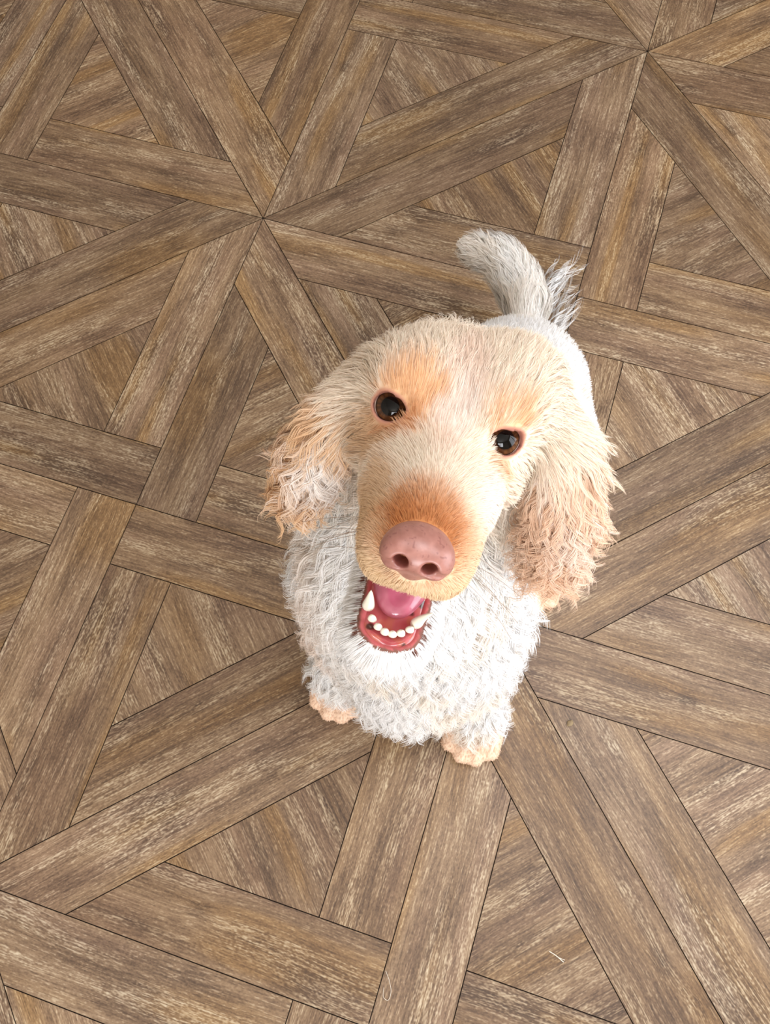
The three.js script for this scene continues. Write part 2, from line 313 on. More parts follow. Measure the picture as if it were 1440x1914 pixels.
function noseSdf(w) {
  const p = [w[0] + 0.12, w[1] + 0.45, w[2] - 0.28];
  const ax = Math.abs(p[0]);
  let d = ellipsoid(p, [0, 0.12, 9.15], [1.62, 1.12, 1.35]);
  d = smin(d, ellipsoid([ax, p[1], p[2]], [0.95, -0.02, 9.55], [0.80, 0.92, 0.85]), 0.35);       // wings
  d = smin(d, ellipsoid(p, [0, -0.75, 9.45], [0.75, 0.75, 0.65]), 0.4);
  d = smax(d, -roundCone([ax, p[1], p[2]], [0.74, 0.14, 10.7], 0.40, [0.55, 0.0, 9.4], 0.30), 0.22);   // nostrils
  d = smax(d, -roundCone([ax, p[1], p[2]], [1.02, -0.12, 10.45], 0.22, [1.80, -0.50, 9.9], 0.13), 0.2);
  d = smax(d, -roundCone(p, [0, -0.35, 10.62], 0.05, [0, -1.6, 10.2], 0.09), 0.18);               // groove
  return d;
}
// body field, metres
const SPINE = [[-0.015, 0.285, 0.0], [0.045, 0.17, -0.13], [0.085, 0.10, -0.20]];
const TAIL = [[0.105, 0.085, -0.235], [0.112, 0.11, -0.295], [0.104, 0.115, -0.327], [0.089, 0.12, -0.350], [0.064, 0.118, -0.366]];
const BODY = [
  [[-0.050, 0.285, 0.050], 0.070, [-0.052, 0.130, 0.090], 0.056, 0.04],
  [[-0.025, 0.295, 0.000], 0.074, [0.038, 0.165, -0.125], 0.082, 0.05],
  [[0.038, 0.165, -0.125], 0.082, [0.088, 0.095, -0.200], 0.076, 0.04],
  [[-0.035, 0.325, 0.015], 0.068, [-0.016, 0.440, -0.006], 0.045, 0.04],
  [[-0.020, 0.340, -0.045], 0.055, [-0.012, 0.378, -0.065], 0.038, 0.04],
  [[0.108, 0.095, -0.130], 0.055, [0.112, 0.055, -0.060], 0.038, 0.03],
  [[0.115, 0.030, -0.080], 0.024, [0.092, 0.024, -0.010], 0.021, 0.02],
  [[-0.020, 0.095, -0.185], 0.055, [-0.060, 0.055, -0.120], 0.038, 0.03],
  [[-0.062, 0.030, -0.135], 0.024, [-0.085, 0.024, -0.065], 0.021, 0.02],
  [[0.000, 0.250, 0.075], 0.040, [0.004, 0.150, 0.092], 0.030, 0.03],
  [[0.004, 0.150, 0.092], 0.028, [0.007, 0.060, 0.122], 0.020, 0.02],
  [[0.007, 0.060, 0.122], 0.020, [0.008, 0.022, 0.138], 0.018, 0.02],
  [[-0.096, 0.250, 0.035], 0.038, [-0.106, 0.150, 0.050], 0.029, 0.03],
  [[-0.106, 0.150, 0.050], 0.028, [-0.120, 0.060, 0.074], 0.020, 0.02],
  [[-0.120, 0.060, 0.074], 0.020, [-0.125, 0.022, 0.084], 0.018, 0.02],
];
for (const [px, pz, fx, fz] of [[0.008, 0.142, -0.30, 0.95], [-0.125, 0.088, -0.30, 0.95], [0.092, -0.010, -0.3, 0.95], [-0.085, -0.065, -0.3, 0.95]])
  for (let k = 0; k < 4; k++) {                      // toes
    const o = (k - 1.5) * 0.0142, l = k === 0 || k === 3 ? 0.019 : 0.028, cx = px + fz * o, cz = pz - fx * o;
    BODY.push([[cx + fx * 0.004, 0.017, cz + fz * 0.004], 0.0100, [cx + fx * l, 0.0125, cz + fz * l], 0.0090, 0.002]);
  }
for (let i = 0; i < TAIL.length - 1; i++) BODY.push([TAIL[i], 0.020 - i * 0.001, TAIL[i + 1], 0.019 - i * 0.001, 0.012]);
function bodySdf(p) {
  let d = 9;
  for (const [a, ra, b, rb, k] of BODY) d = smin(d, roundCone(p, a, ra, b, rb), k);
  return Math.max(d, 0.0012 - p[1]);
}

// ---------------------------------------------------------------- coat colours (linear albedo)
const srgb = (r, g, b) => { const c = new THREE.Color().setRGB(r / 255, g / 255, b / 255, THREE.SRGBColorSpace); return [c.r, c.g, c.b]; };
const CREAM = srgb(252, 235, 216), WHITE = srgb(250, 248, 246), ORANGE = srgb(223, 162, 90), RUST = srgb(200, 122, 58), APRICOT = srgb(240, 206, 176), TAN = srgb(222, 184, 140), PINKSKIN = srgb(206, 140, 124), LIDDARK = srgb(96, 58, 44), GUM = srgb(208, 104, 106), LIPBROWN = srgb(122, 78, 64);
const blob = (p, c, r) => { const x = (p[0] - c[0]) / r[0], y = (p[1] - c[1]) / r[1], z = (p[2] - c[2]) / r[2]; return 1 - smooth(0.55, 1.1, Math.sqrt(x * x + y * y + z * z)); };
function headColor(p) {
  const n = noise3(p[0] * 1.1 + 7, p[1] * 1.1, p[2] * 1.1) - 0.5, n2 = noise3(p[0] * 4 + 3, p[1] * 4, p[2] * 4) - 0.5;
  const q = [p[0] + n * 0.9, p[1] + n * 0.6, p[2] + n * 0.9 + n2 * 0.5];
  let c = CREAM;
  c = mix3(c, srgb(240, 216, 198), blob(q, [0, 2.0, 0.0], [1.6, 3.2, 4.6]) * 0.7);                  // thin-haired blaze, skin showing
  c = mix3(c, WHITE, blob(q, [0.3, 1.5, 0.4], [1.2, 1.6, 2.0]) * 0.3);
  c = mix3(c, ORANGE, blob(q, [-2.5, 1.0, -0.4], [2.0, 2.3, 2.4]) * 0.72);                             // patch over the right eye
  c = mix3(c, TAN, blob(q, [-3.6, -1.2, 0.4], [1.9, 2.0, 2.2]) * 0.8);
  c = mix3(c, RUST, blob(q, [-2.9, -0.2, 0.0], [1.7, 1.7, 1.7]) * 0.6);
  c = mix3(c, ORANGE, blob(q, [2.8, 1.3, -0.7], [1.5, 1.7, 1.9]) * 0.66);                              // spot over the left eye
  c = mix3(c, ORANGE, blob(q, [2.9, -1.0, 0.8], [1.4, 1.2, 1.2]) * 0.55);
  c = mix3(c, WHITE, blob(q, [2.9, -1.6, 3.4], [1.3, 2.0, 2.0]) * 0.35);  // highlight on the window side of the muzzle, put into the coat colour
  const nose = smooth(4.0, 6.6, q[2] + Math.abs(q[0]) * -0.35);
  c = mix3(c, mix3(ORANGE, APRICOT, 0.35), nose * smooth(-3.0, -0.8, q[1]) * 0.8);
  c = mix3(c, RUST, smooth(4.0, 8.2, q[2]) * blob(q, [-0.1, 0.2, 8.4], [2.5, 2.0, 4.2]) * 0.85);
  c = mix3(c, srgb(236, 206, 164), smooth(3.5, 6, q[2]) * (1 - smooth(-2.4, -1.2, q[1])) * 0.9);       // flews
  c = mix3(c, TAN, blob(q, [-2.7, -1.8, 5.2], [1.4, 2.0, 3.4]) * 0.75);
  const j = toJaw(p);
  if (p[1] < -4.6) c = mix3(c, WHITE, smooth(-4.6, -5.6, p[1]));
  return mix3(c, [c[0] * 1.08, c[1] * 1.06, c[2] * 1.04], n2);
}
function earColor(p, w) {
  const n = noise3(p[0] * 0.8 + 31, p[1] * 0.8, p[2] * 0.8), t = smooth(0.5, -3.5, p[1]);
  let c = mix3(CREAM, w < 0 ? srgb(228, 188, 144) : APRICOT, t * 0.95);
  c = mix3(c, WHITE, smooth(0.55, 0.85, n) * 0.4);
  if (w < 0) { c = mix3(c, WHITE, blob(p, [-6.3, -6.0, -0.4], [1.3, 3.6, 2.0]) * 0.8); c = mix3(c, srgb(206, 150, 98), smooth(-7.6, -9.0, p[0]) * 0.7); }
  return c;
}
function bodyColor(p) {
  const n = noise3(p[0] * 30 + 5, p[1] * 30, p[2] * 30), n2 = noise3(p[0] * 70, p[1] * 70 + 9, p[2] * 70);
  let c = mix3(WHITE, CREAM, smooth(0.50, 0.85, n) * 0.6);
  const front = dot([p[0] + 0.02, 0, p[2] - 0.02], [-0.4, 0, 0.917]);
  c = mix3(c, CREAM, smooth(0.34, 0.42, p[1]) * smooth(0.06, 0.0, front) * 0.9);
  c = mix3(c, APRICOT, smooth(-0.085, -0.14, p[0]) * smooth(0.10, 0.16, p[1]) * 0.45 * smooth(0.4, 0.6, n2 + 0.1));
  c = mix3(c, srgb(240, 206, 176), smooth(0.055, 0.03, p[1]) * (p[2] > -0.1 ? 1 : 0) * 0.95);
  return c;
}

// ---------------------------------------------------------------- dog: skin, eyes, nose, mouth
const dog = new THREE.Group(); dog.name = 'dog'; dog.position.set(-0.03, 0, -0.02);
dog.userData = { label: 'cream and orange spaniel sitting on the parquet, looking up with open mouth', category: 'dog' };
scene.add(dog);
const DP = [dog.position.x, dog.position.y, dog.position.z];
const headNet = netMesh(headSdf, [-11, -12.6, -10.6], [13, 5.6, 12.6], 0.14);
const bodyNet = netMesh(bodySdf, [-0.22, -0.004, -0.40], [0.22, 0.53, 0.21], 0.0045);
// head mesh to world
{
  const { pos, nor } = headNet; headNet.local = Float32Array.from(pos);
  for (let i = 0; i < pos.length; i += 3) {
    const w = headPoint([pos[i], pos[i + 1], pos[i + 2]]), n = headDir([nor[i], nor[i + 1], nor[i + 2]]);
    for (let k = 0; k < 3; k++) { pos[i + k] = w[k]; nor[i + k] = n[k]; }
  }
}
function eyeRim(p) { let m = 9; for (const e of EYES) { const r = Math.hypot(p[0] - e.c[0], p[1] - e.c[1], p[2] - e.c[2]); if (r < 2.2) m = Math.min(m, eyeCut(p, e)); } return m; }
function mouthInside(p) { const j = toJaw(p); return Math.min(jawHollow(j), ellipsoid(p, [0, -4.6, 5.8], [1.75, 1.75, 4.2]), ellipsoid(p, [0, -5.2, 2.5], [1.5, 1.3, 4])); }
function netGeometry(net, colorAt) {
  const g = new THREE.BufferGeometry(), col = colorAt ? new Float32Array(net.pos.length) : null, p = [0, 0, 0];
  g.setAttribute('position', new THREE.Float32BufferAttribute(net.pos, 3)); g.setAttribute('normal', new THREE.Float32BufferAttribute(net.nor, 3));
  if (col) { for (let i = 0; i < col.length; i += 3) { for (let k = 0; k < 3; k++) p[k] = net.pos[i + k] ; const c = colorAt(p, i); col[i] = c[0]; col[i + 1] = c[1]; col[i + 2] = c[2]; } g.setAttribute('color', new THREE.BufferAttribute(col, 3)); }
  g.setIndex(net.idx); return g;
}
const headGeo = netGeometry(headNet, (w, i) => {
  const p = [headNet.local[i], headNet.local[i + 1], headNet.local[i + 2]], rim = eyeRim(p), m = mouthInside(p);
  for (let s = 0; s < 2; s++) if (earSdf(p, EARS[s]) < 0.1) return earColor(p, s ? 1 : -1);
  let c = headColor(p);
  c = mix3(c, srgb(206, 148, 122), 1 - smooth(0.10, 0.30, rim));
  c = mix3(c, srgb(168, 112, 98), 1 - smooth(-0.02, 0.10, rim));
  if (m < 0.3) c = mix3(GUM, LIPBROWN, smooth(0.06, 0.16, m + 0.12 * (noise3(p[0] * 3, p[1] * 3, p[2] * 3) - 0.5)));   // pink inside, pigmented brown lip margin
  return c;
});
const bodyGeo = netGeometry(bodyNet, (p) => bodyColor(p));
const skin = new THREE.MeshStandardMaterial({ vertexColors: true, roughness: 0.75 });
const skinGeo = mergeGeometries([bodyGeo, headGeo]); skinGeo.translate(-DP[0], 0, -DP[2]);
mesh('body', skinGeo, skin, dog);

function headGroup(o) { o.applyMatrix4(new THREE.Matrix4().makeBasis(new THREE.Vector3(...HX), new THREE.Vector3(...HU), new THREE.Vector3(...HF)).scale(new THREE.Vector3(0.01, 0.01, 0.01)).setPosition(HO[0] - DP[0], HO[1], HO[2] - DP[2])); return o; }
const wet = (c, r = 0.12) => new THREE.MeshPhysicalMaterial({ color: c, roughness: r + 0.25, clearcoat: 1, clearcoatRoughness: r });
const eyeball = new THREE.MeshPhysicalMaterial({ color: 0xd8cdc6, roughness: 0.2, clearcoat: 1, clearcoatRoughness: 0.02 });
const pupilMat = new THREE.MeshPhysicalMaterial({ color: 0x060505, roughness: 0.15, clearcoat: 0.7, clearcoatRoughness: 0.01, specularIntensity: 0 });
const irisMat = new THREE.MeshPhysicalMaterial({ vertexColors: true, roughness: 0.3, clearcoat: 0.7, clearcoatRoughness: 0.01, specularIntensity: 0 });
for (const e of EYES) {
  const Z = new THREE.Vector3(0, 0, 1), look = new THREE.Vector3(...e.look), q = new THREE.Quaternion().setFromUnitVectors(Z, look);
  const place = (g) => { g.applyQuaternion(q); g.translate(...e.c); return headGroup(g); };
  const eye = mesh('eye', place(new THREE.SphereGeometry(EYE_R, 40, 30)), eyeball, dog);
  eye.userData.label = e.s < 0 ? 'dark brown eye inside the deep orange patch' : 'amber brown eye with pale lid and window glints';
  const cap = (r, ang) => { const g = new THREE.SphereGeometry(r, 48, 16, 0, Math.PI * 2, 0, ang); g.rotateX(Math.PI / 2); return g; };
  const ig = cap(EYE_R + 0.015, 0.92), n = ig.attributes.position.count, col = new Float32Array(n * 3), R = rng(e.s + 9);
  for (let i = 0; i < n; i++) {
    const x = ig.attributes.position.getX(i), y = ig.attributes.position.getY(i), rr = Math.hypot(x, y) / EYE_R, a = Math.atan2(y, x);
    let c = mix3(srgb(52, 30, 18), srgb(104, 66, 36), smooth(0.40, 0.62, rr) * (0.6 + 0.4 * Math.sin(a * 23 + Math.sin(a * 7) * 2)));
    c = mix3(c, srgb(30, 18, 12), smooth(0.68, 0.79, rr));
    col.set(c, i * 3);
  }
  ig.setAttribute('color', new THREE.BufferAttribute(col, 3));
  mesh('iris', place(ig), irisMat, eye);
  mesh('pupil', place(cap(EYE_R + 0.028, 0.46)), pupilMat, eye);
}
{
  const net = netMesh(noseSdf, [-2.4, -2.7, 7.6], [2.3, 1.5, 11.5], 0.06);
  const g = netGeometry(net, (p) => {
    const n = noise3(p[0] * 3, p[1] * 3, p[2] * 3), m = noise3(p[0] * 9, p[1] * 9, p[2] * 9);
    let c = mix3(srgb(148, 96, 84), srgb(182, 128, 116), 0.6 * n + 0.4 * m);
    const hole = Math.min(roundCone([Math.abs(p[0] + 0.12), p[1] + 0.45, p[2] - 0.28], [0.74, 0.14, 10.7], 0.40, [0.55, 0.0, 9.4], 0.30), 9);
    c = mix3(srgb(140, 72, 64), c, smooth(-0.05, 0.09, hole));
    return mix3(c, srgb(120, 66, 62), smooth(0.74, 0.86, m) * 0.6);
  });
  const nm = new THREE.MeshPhysicalMaterial({ vertexColors: true, roughness: 0.42, clearcoat: 0.35, clearcoatRoughness: 0.3 });
  const nose = mesh('nose', headGroup(g), nm, dog); nose.userData.label = 'pinkish brown nose with two dark nostrils';
}
{ // mouth: gum lining, tongue, teeth
  const gumSdf = (p) => { const j = toJaw(p); const hollow = roundCone([j[0] / 1.28, j[1], j[2]], [0, 0.85, 0.8], 1.6, [0, 0.72, 10.35], 1.25); return smax(smax(jawSolid(j) + 0.22, -hollow, 0.3), j[1] + 0.14 - 0.10 * Math.sin(j[2] * 2.1 + j[0] * 3), 0.35); };
  const gum = netMesh(gumSdf, [-3.1, -12.5, -2.4], [3.1, -3.2, 11.4], 0.08);
  const gg = netGeometry(gum, (p) => { const n = noise3(p[0] * 2.5, p[1] * 2.5, p[2] * 2.5), j = toJaw(p); let c = mix3(srgb(186, 70, 78), srgb(220, 118, 122), n); c = mix3(c, srgb(206, 118, 82), smooth(0.55, 0.75, noise3(p[0] * 2 + 9, p[1] * 2, p[2] * 2)) * 0.5); c = mix3(c, srgb(84, 42, 36), smooth(0.70, 0.82, noise3(p[0] * 2 + 40, p[1] * 2, p[2] * 2))); return c; });
  const gm = new THREE.MeshPhysicalMaterial({ vertexColors: true, roughness: 0.3, clearcoat: 1, clearcoatRoughness: 0.08 });
  mesh('lower_gum', headGroup(gg), gm, dog).userData.label = 'wet pink lower lip and gum';
  const tongueSdf = (p) => { const j = toJaw(p); const b = ellipsoid(j, [0, -0.25, 4.7], [1.95, 1.15, 5.2]) ; const up = 0.25 * smooth(0.1, 1.0, Math.abs(j[0])); return smax(b, -roundCone(j, [0, 1.0, 0.5], 0.42, [0, 0.75, 9.0], 0.30), 0.5) - up * 0.3; };
  const tongue = netMesh(tongueSdf, [-2.4, -10.5, -3], [2.4, -3.2, 9], 0.08);
  const tg = netGeometry(tongue, (p) => mix3(srgb(182, 84, 110), srgb(212, 122, 142), noise3(p[0] * 3, p[1] * 3, p[2] * 3)));
  mesh('tongue', headGroup(tg), gm, dog).userData.label = 'wet pink tongue with a groove down its middle';
  const enamel = new THREE.MeshPhysicalMaterial({ color: 0xfaf4e2, roughness: 0.25, clearcoat: 0.8, clearcoatRoughness: 0.08 });
  const tooth = (name, x, s, h, r, lean) => {
    const pts = []; for (let i = 0; i <= 8; i++) { const t = i / 8; pts.push(new THREE.Vector2(r * (h > 1 ? Math.pow(1 - t * 0.97, 0.7) : Math.sqrt(Math.max(0, 1 - t * t * 0.98))) * (t < 0.15 ? 0.8 + t * 1.33 : 1) * (t > 0.98 ? 0.05 : 1), t * h)); }
    const g = new THREE.LatheGeometry(pts, 14); g.scale(h > 1 ? 1 : 1.14, 1, 0.8);
    const P = g.attributes.position; for (let i = 0; i < P.count; i++) { const t = P.getY(i) / h; P.setX(i, P.getX(i) + lean * t * t * h); P.setZ(i, P.getZ(i) - 0.12 * t * t * h); }
    g.computeVertexNormals();
    g.applyMatrix4(new THREE.Matrix4().makeBasis(new THREE.Vector3(1, 0, 0), new THREE.Vector3(...JV), new THREE.Vector3(...JS)).setPosition(...jawPoint([x, -0.1, s])));
    mesh(name, headGroup(g), enamel, dog);
  };
  tooth('canine_tooth', -1.45, 9.75, 1.85, 0.40, -0.06); tooth('canine_tooth', 1.32, 9.95, 1.75, 0.40, 0.34);
  for (let k = 0; k < 6; k++) { const a = (k - 2.5) / 2.5; tooth('incisor_tooth', a * 1.05, 10.95 - a * a * 0.55, 0.50 - 0.05 * (k % 2), 0.235, a * 0.12); }
}

// ---------------------------------------------------------------- coat: strands grown from the skin in small locks
class Coat {
  constructor() { this.p = []; this.n = []; this.c = []; this.i = []; }
  // a lock: guide points (metres, world), strands round it
  ribbon(pts, nor, width, color) {
    const m = pts.length, base = this.p.length / 3;
    for (let k = 0; k < m; k++) {
      const a = pts[Math.max(0, k - 1)], b = pts[Math.min(m - 1, k + 1)], t = unit([b[0] - a[0], b[1] - a[1], b[2] - a[2]]);
      const side = unit(cross(t, nor)), w = width * 0.5 * (k === m - 1 ? 0 : 1 - 0.6 * (k / (m - 1)) ** 2);
      const v = cross(side, t);                      // shading normal: between the strand's own and the skin's
      const s = unit([v[0] + nor[0] * 1.5, v[1] + nor[1] * 1.5, v[2] + nor[2] * 1.5]);
      const q = pts[k];
      if (k < m - 1) { this.p.push(q[0] - side[0] * w, q[1] - side[1] * w, q[2] - side[2] * w, q[0] + side[0] * w, q[1] + side[1] * w, q[2] + side[2] * w); this.n.push(...s, ...s); this.c.push(...color, ...color); }
      else { this.p.push(...q); this.n.push(...s); this.c.push(...color); }
    }
    for (let k = 0; k < m - 2; k++) { const a = base + k * 2; this.i.push(a, a + 1, a + 2, a + 2, a + 1, a + 3); }
    const a = base + (m - 2) * 2; this.i.push(a, a + 1, a + 2);
  }
  build(name, mat, label) {
    const g = new THREE.BufferGeometry(), P = Float32Array.from(this.p);
    for (let i = 0; i < P.length; i += 3) { P[i] -= DP[0]; P[i + 1] = Math.max(P[i + 1], 0.001) ; P[i + 2] -= DP[2]; }
    g.setAttribute('position', new THREE.BufferAttribute(P, 3)); g.setAttribute('normal', new THREE.BufferAttribute(Float32Array.from(this.n), 3)); g.setAttribute('color', new THREE.BufferAttribute(Float32Array.from(this.c), 3));
    g.setIndex(new THREE.BufferAttribute(Uint32Array.from(this.i), 1));
    const o = mesh(name, g, mat, dog); o.userData.kind = 'stuff'; if (label) o.userData.label = label;
    TRIS += this.i.length / 3; return o;
  }
}
let TRIS = 0;
const headWorld = (w) => headSdf(toHead(w)) * 0.01;
const dogSdf = (w) => Math.min(bodySdf(w), w[1] > 0.36 ? headWorld(w) : 9);
const R4 = rng(77), gauss = () => (R4() + R4() + R4() - 1.5) * 0.82;
// roots on a net: calls make(p, n, local index) for about density(p) roots per square metre
function roots(net, density, make) {
  const { pos, nor, idx } = net, p = [0, 0, 0], n = [0, 0, 0];
  for (let t = 0; t < idx.length; t += 3) {
    const a = idx[t] * 3, b = idx[t + 1] * 3, c = idx[t + 2] * 3;
    const e = [pos[b] - pos[a], pos[b + 1] - pos[a + 1], pos[b + 2] - pos[a + 2]], f = [pos[c] - pos[a], pos[c + 1] - pos[a + 1], pos[c + 2] - pos[a + 2]];
    const area = Math.hypot(...cross(e, f)) / 2, mid = [0, 1, 2].map((k) => (pos[a + k] + pos[b + k] + pos[c + k]) / 3);
    let count = area * density(mid); count = Math.floor(count) + (R4() < count % 1 ? 1 : 0);
    for (; count > 0; count--) {
      let u = R4(), v = R4(); if (u + v > 1) { u = 1 - u; v = 1 - v; }
      for (let k = 0; k < 3; k++) { p[k] = pos[a + k] + e[k] * u + f[k] * v; n[k] = nor[a + k] * (1 - u - v) + nor[b + k] * u + nor[c + k] * v; }
      make(p.slice(), unit(n));
    }
  }
}
// grow one lock: o = { dir, len, seg, curl, wave, gravity, lift, count, spread, clump, width, color(rootPoint), push }
function lock(coat, p, n, o) {
  const L = o.len * (0.75 + 0.5 * R4()), step = L / o.seg, pts = [p], ph = R4() * 6.28;
  let d = unit([o.dir[0] + n[0] * o.lift, o.dir[1] + n[1] * o.lift, o.dir[2] + n[2] * o.lift]);
  const j = o.jitter ?? 0.15; d = unit([d[0] + gauss() * j, d[1] + gauss() * j, d[2] + gauss() * j]);
  let q = p;
  const hand = R4() < 0.5 ? -1 : 1;
  for (let k = 1; k <= o.seg; k++) {
    d = unit([d[0], d[1] - (o.gravity || 0) / o.seg, d[2]]);
    q = [q[0] + d[0] * step, q[1] + d[1] * step, q[2] + d[2] * step];
    if (o.push && !o.hug) { const s = o.push(q); if (s < o.push0 * 0.6) { const g = gradient(o.push, q, 0.002), m = Math.min(o.push0 - s, step * 1.2); q = [q[0] + g[0] * m, q[1] + g[1] * m, q[2] + g[2] * m]; } }
    if (o.hug) {
      const s = o.push(q), g = gradient(o.push, q, 0.002), t = k / o.seg, m = clamp(s - o.hug * t - 0.0006, -step, step * 0.8);
      q = [q[0] - g[0] * m, q[1] - g[1] * m, q[2] - g[2] * m];
      const r = dot(d, g); d = unit([d[0] - g[0] * (r - 0.05), d[1] - g[1] * (r - 0.05), d[2] - g[2] * (r - 0.05)]);
    }
    pts.push(q);
  }
  const side = unit(cross(d, n)), up = unit(cross(side, d)), curved = pts.map((r, k) => {
    const t = k / o.seg, a = o.curl * Math.min(1, t * 1.6), w = ph + hand * 6.2832 * (t * L) / (o.wave || 1);
    const cs = (Math.cos(w) - Math.cos(ph)) * a, sn = (Math.sin(w) - Math.sin(ph)) * a * 0.6;
    return [r[0] + side[0] * cs + up[0] * sn, r[1] + side[1] * cs + up[1] * sn, r[2] + side[2] * cs + up[2] * sn];
  });
  for (let c = 0; c < o.count; c++) {
    const a = gauss() * o.spread, b = gauss() * o.spread, off = [side[0] * a + up[0] * b * 0.6, side[1] * a + up[1] * b * 0.6, side[2] * a + up[2] * b * 0.6];
    const off0 = [side[0] * a + d[0] * b, side[1] * a + d[1] * b, side[2] * a + d[2] * b];
    const cut = 0.72 + 0.28 * R4(), fr = [gauss(), gauss(), gauss()].map((v) => v * (o.frizz || 0));
    const line = curved.map((r, k) => { const t = k / o.seg, m = 1 - o.clump * Math.pow(t, 0.8); return [0, 1, 2].map((i) => mix(curved[0][i], r[i], cut) + mix(off0[i], off[i], t) * m + fr[i] * t * t); });
    const tone = 0.93 + 0.12 * R4(), col = o.color(p).map((v) => Math.min(0.95, v * tone));
    const tw = gauss() * (o.twist ?? 0.5) * 1.5, nn = unit([n[0] + side[0] * tw, n[1] + side[1] * tw, n[2] + side[2] * tw]);
    coat.ribbon(line, nn, o.width * (0.75 + 0.5 * R4()), col);
  }
}
const tangent = (d, n) => { const k = dot(d, n); return unit([d[0] - n[0] * k, d[1] - n[1] * k, d[2] - n[2] * k]); };
const furMat = new THREE.MeshPhysicalMaterial({ vertexColors: true, roughness: 0.62, transmission: 0.22, thickness: 0, specularIntensity: 0.5 });

// --- short coat of the face and skull
{
  const coat = new Coat();
  const inEar = (p) => Math.min(earSdf(p, EARS[0]), earSdf(p, EARS[1]));
  roots(headNet, (w) => {
    const p = toHead(w), m = mouthInside(p);
    if (m < 0.22 || noseSdf(p) < 0.04 || eyeRim(p) < 0.20) return 0;
    if (inEar(p) < 0.08 && p[1] < -0.5) return 0;
    if (bodySdf(w) < -0.004) return 0;
    if (p[2] < -8.5) return 1.2e5;
    return p[2] > 2 ? 5.5e5 : 3.2e5;
  }, (w, nw) => {
    const p = toHead(w), n = toHeadDir(nw), s = Math.sign(p[0]) || 1, ax = Math.abs(p[0]), j = toJaw(p);
    let lipHair = false, d = [0, 0, -1], len, hug = 0.0016, lift = 0.14, count = 4, curl = 0, wave = 1, width = 0.00028, seg = 3, grav = 0;
    const low = p[1] < -4.4 || (j[1] < 0.3 && p[1] < -3.6 && p[2] > -1 && jawSolid(j) < 0.2);
    if (low && p[2] > 0) {                            // lower jaw: fringe round the lip, soft white chin
      const edge = smooth(-1.0, -0.1, j[1]);
      d = [s * 0.6 * ax, -1, 0.25]; len = mix(1.5, 0.7, edge); lift = mix(0.35, 0.8, edge); lipHair = edge > 0.55 && ax > 1.1 && R4() < 0.4; if (lipHair) len = 0.5; grav = 0.4; seg = 4; count = 5; hug = 0;
    } else if (p[2] > 1.0) {                          // muzzle
      d = [s * 0.35 * ax, -0.16 * ax - (p[1] < -1.5 ? 0.9 : 0), -1]; len = mix(0.75, 0.42, smooth(2, 8, p[2])); lift = 0.12;
      if (p[1] < -2.4 && p[2] > 4) { len = 0.75; d = [s * 0.2, -1, 0.1]; }
    } else {
      const brow = smooth(-1.5, 1.5, p[1]);
      d = [s * mix(0.9, 0.25, brow) * smooth(0.6, 3.5, ax), mix(-0.7, 0.65, brow) * (1 - smooth(-4, -7, p[2])) - smooth(-5, -9, p[2]) * 0.3 - smooth(3.8, 5.2, ax) * 0.9, -1];
      len = mix(0.9, 2.3, smooth(0.5, -4.0, p[2])); lift = 0.13; hug = mix(0.002, 0.006, smooth(0, -4, p[2]));
      const side = smooth(3.4, 4.9, ax) * smooth(0.5, -2.5, p[2]); len = mix(len, 3.4, side); hug = mix(hug, 0.009, side); d = mix3(unit(d), unit([s * 1.0, -0.75, -0.25]), side * 0.8); lift += side * 0.12; 
      if (p[1] < -1.5) { const k = smooth(-1.5, -3, p[1]); len = mix(len, 2.6, k * (1 - side)); hug = mix(hug, 0.010, k); }
      if (p[2] < -6) { len = 1.6; hug = 0.004; }
      if (len > 1.3) { seg = 6; curl = 0.10; wave = 2.6; width = 0.00030; grav = 0.25; count = 5; }
    }
    for (const e of EYES) {                            // hair runs away from the lids
      const q = [p[0] - e.c[0], p[1] - e.c[1], p[2] - e.c[2]], r = Math.hypot(...q);
      if (r < 2.4) { const k = 1 - smooth(1.3, 2.4, r); d = mix3(unit(d), tangent(q, n), k * 0.8); len = mix(len, 0.42, k); }
    }
    d = tangent(d, n);
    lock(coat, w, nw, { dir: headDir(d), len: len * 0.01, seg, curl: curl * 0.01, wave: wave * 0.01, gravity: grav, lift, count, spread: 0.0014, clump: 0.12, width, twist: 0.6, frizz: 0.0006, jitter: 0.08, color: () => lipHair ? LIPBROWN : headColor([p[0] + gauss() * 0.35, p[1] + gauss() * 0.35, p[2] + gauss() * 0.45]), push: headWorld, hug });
  });
  coat.build('head_coat', furMat, 'short cream and orange hair of face and skull');
}
// --- long wavy hair of the ears
EARS.forEach((E, side) => {
  const coat = new Coat(), sg = side ? 1 : -1;
  roots(headNet, (w) => { const p = toHead(w); return earSdf(p, E) < 0.06 ? 0.95e5 : 0; }, (w, nw) => {
    const p = toHead(w), n = toHeadDir(nw), down = toHeadDir([0, -1, 0]), low = smooth(-1, -7, p[1]);
    const d = tangent([down[0] + sg * 0.25, down[1], down[2] + 0.15], n);
    lock(coat, w, nw, { dir: headDir(d), len: mix(0.030, 0.027, low) * (side ? 1.05 : 1), seg: 11, curl: mix(0.0016, 0.0046, low), wave: mix(0.034, side ? 0.018 : 0.024, low), gravity: 0.5, lift: mix(0.22, 0.45, low), count: 13, spread: 0.0030, clump: 0.70, width: 0.00042, twist: 0.6, frizz: 0.0006, jitter: 0.2, color: () => earColor([p[0] + gauss() * 0.5, p[1] + gauss() * 0.5, p[2] + gauss() * 0.5], sg), push: headWorld, push0: 0.003 });
  });
  coat.build('ear_coat', furMat, side ? 'long apricot curls of the ear' : 'long tan and white wavy hair of the ear');
});
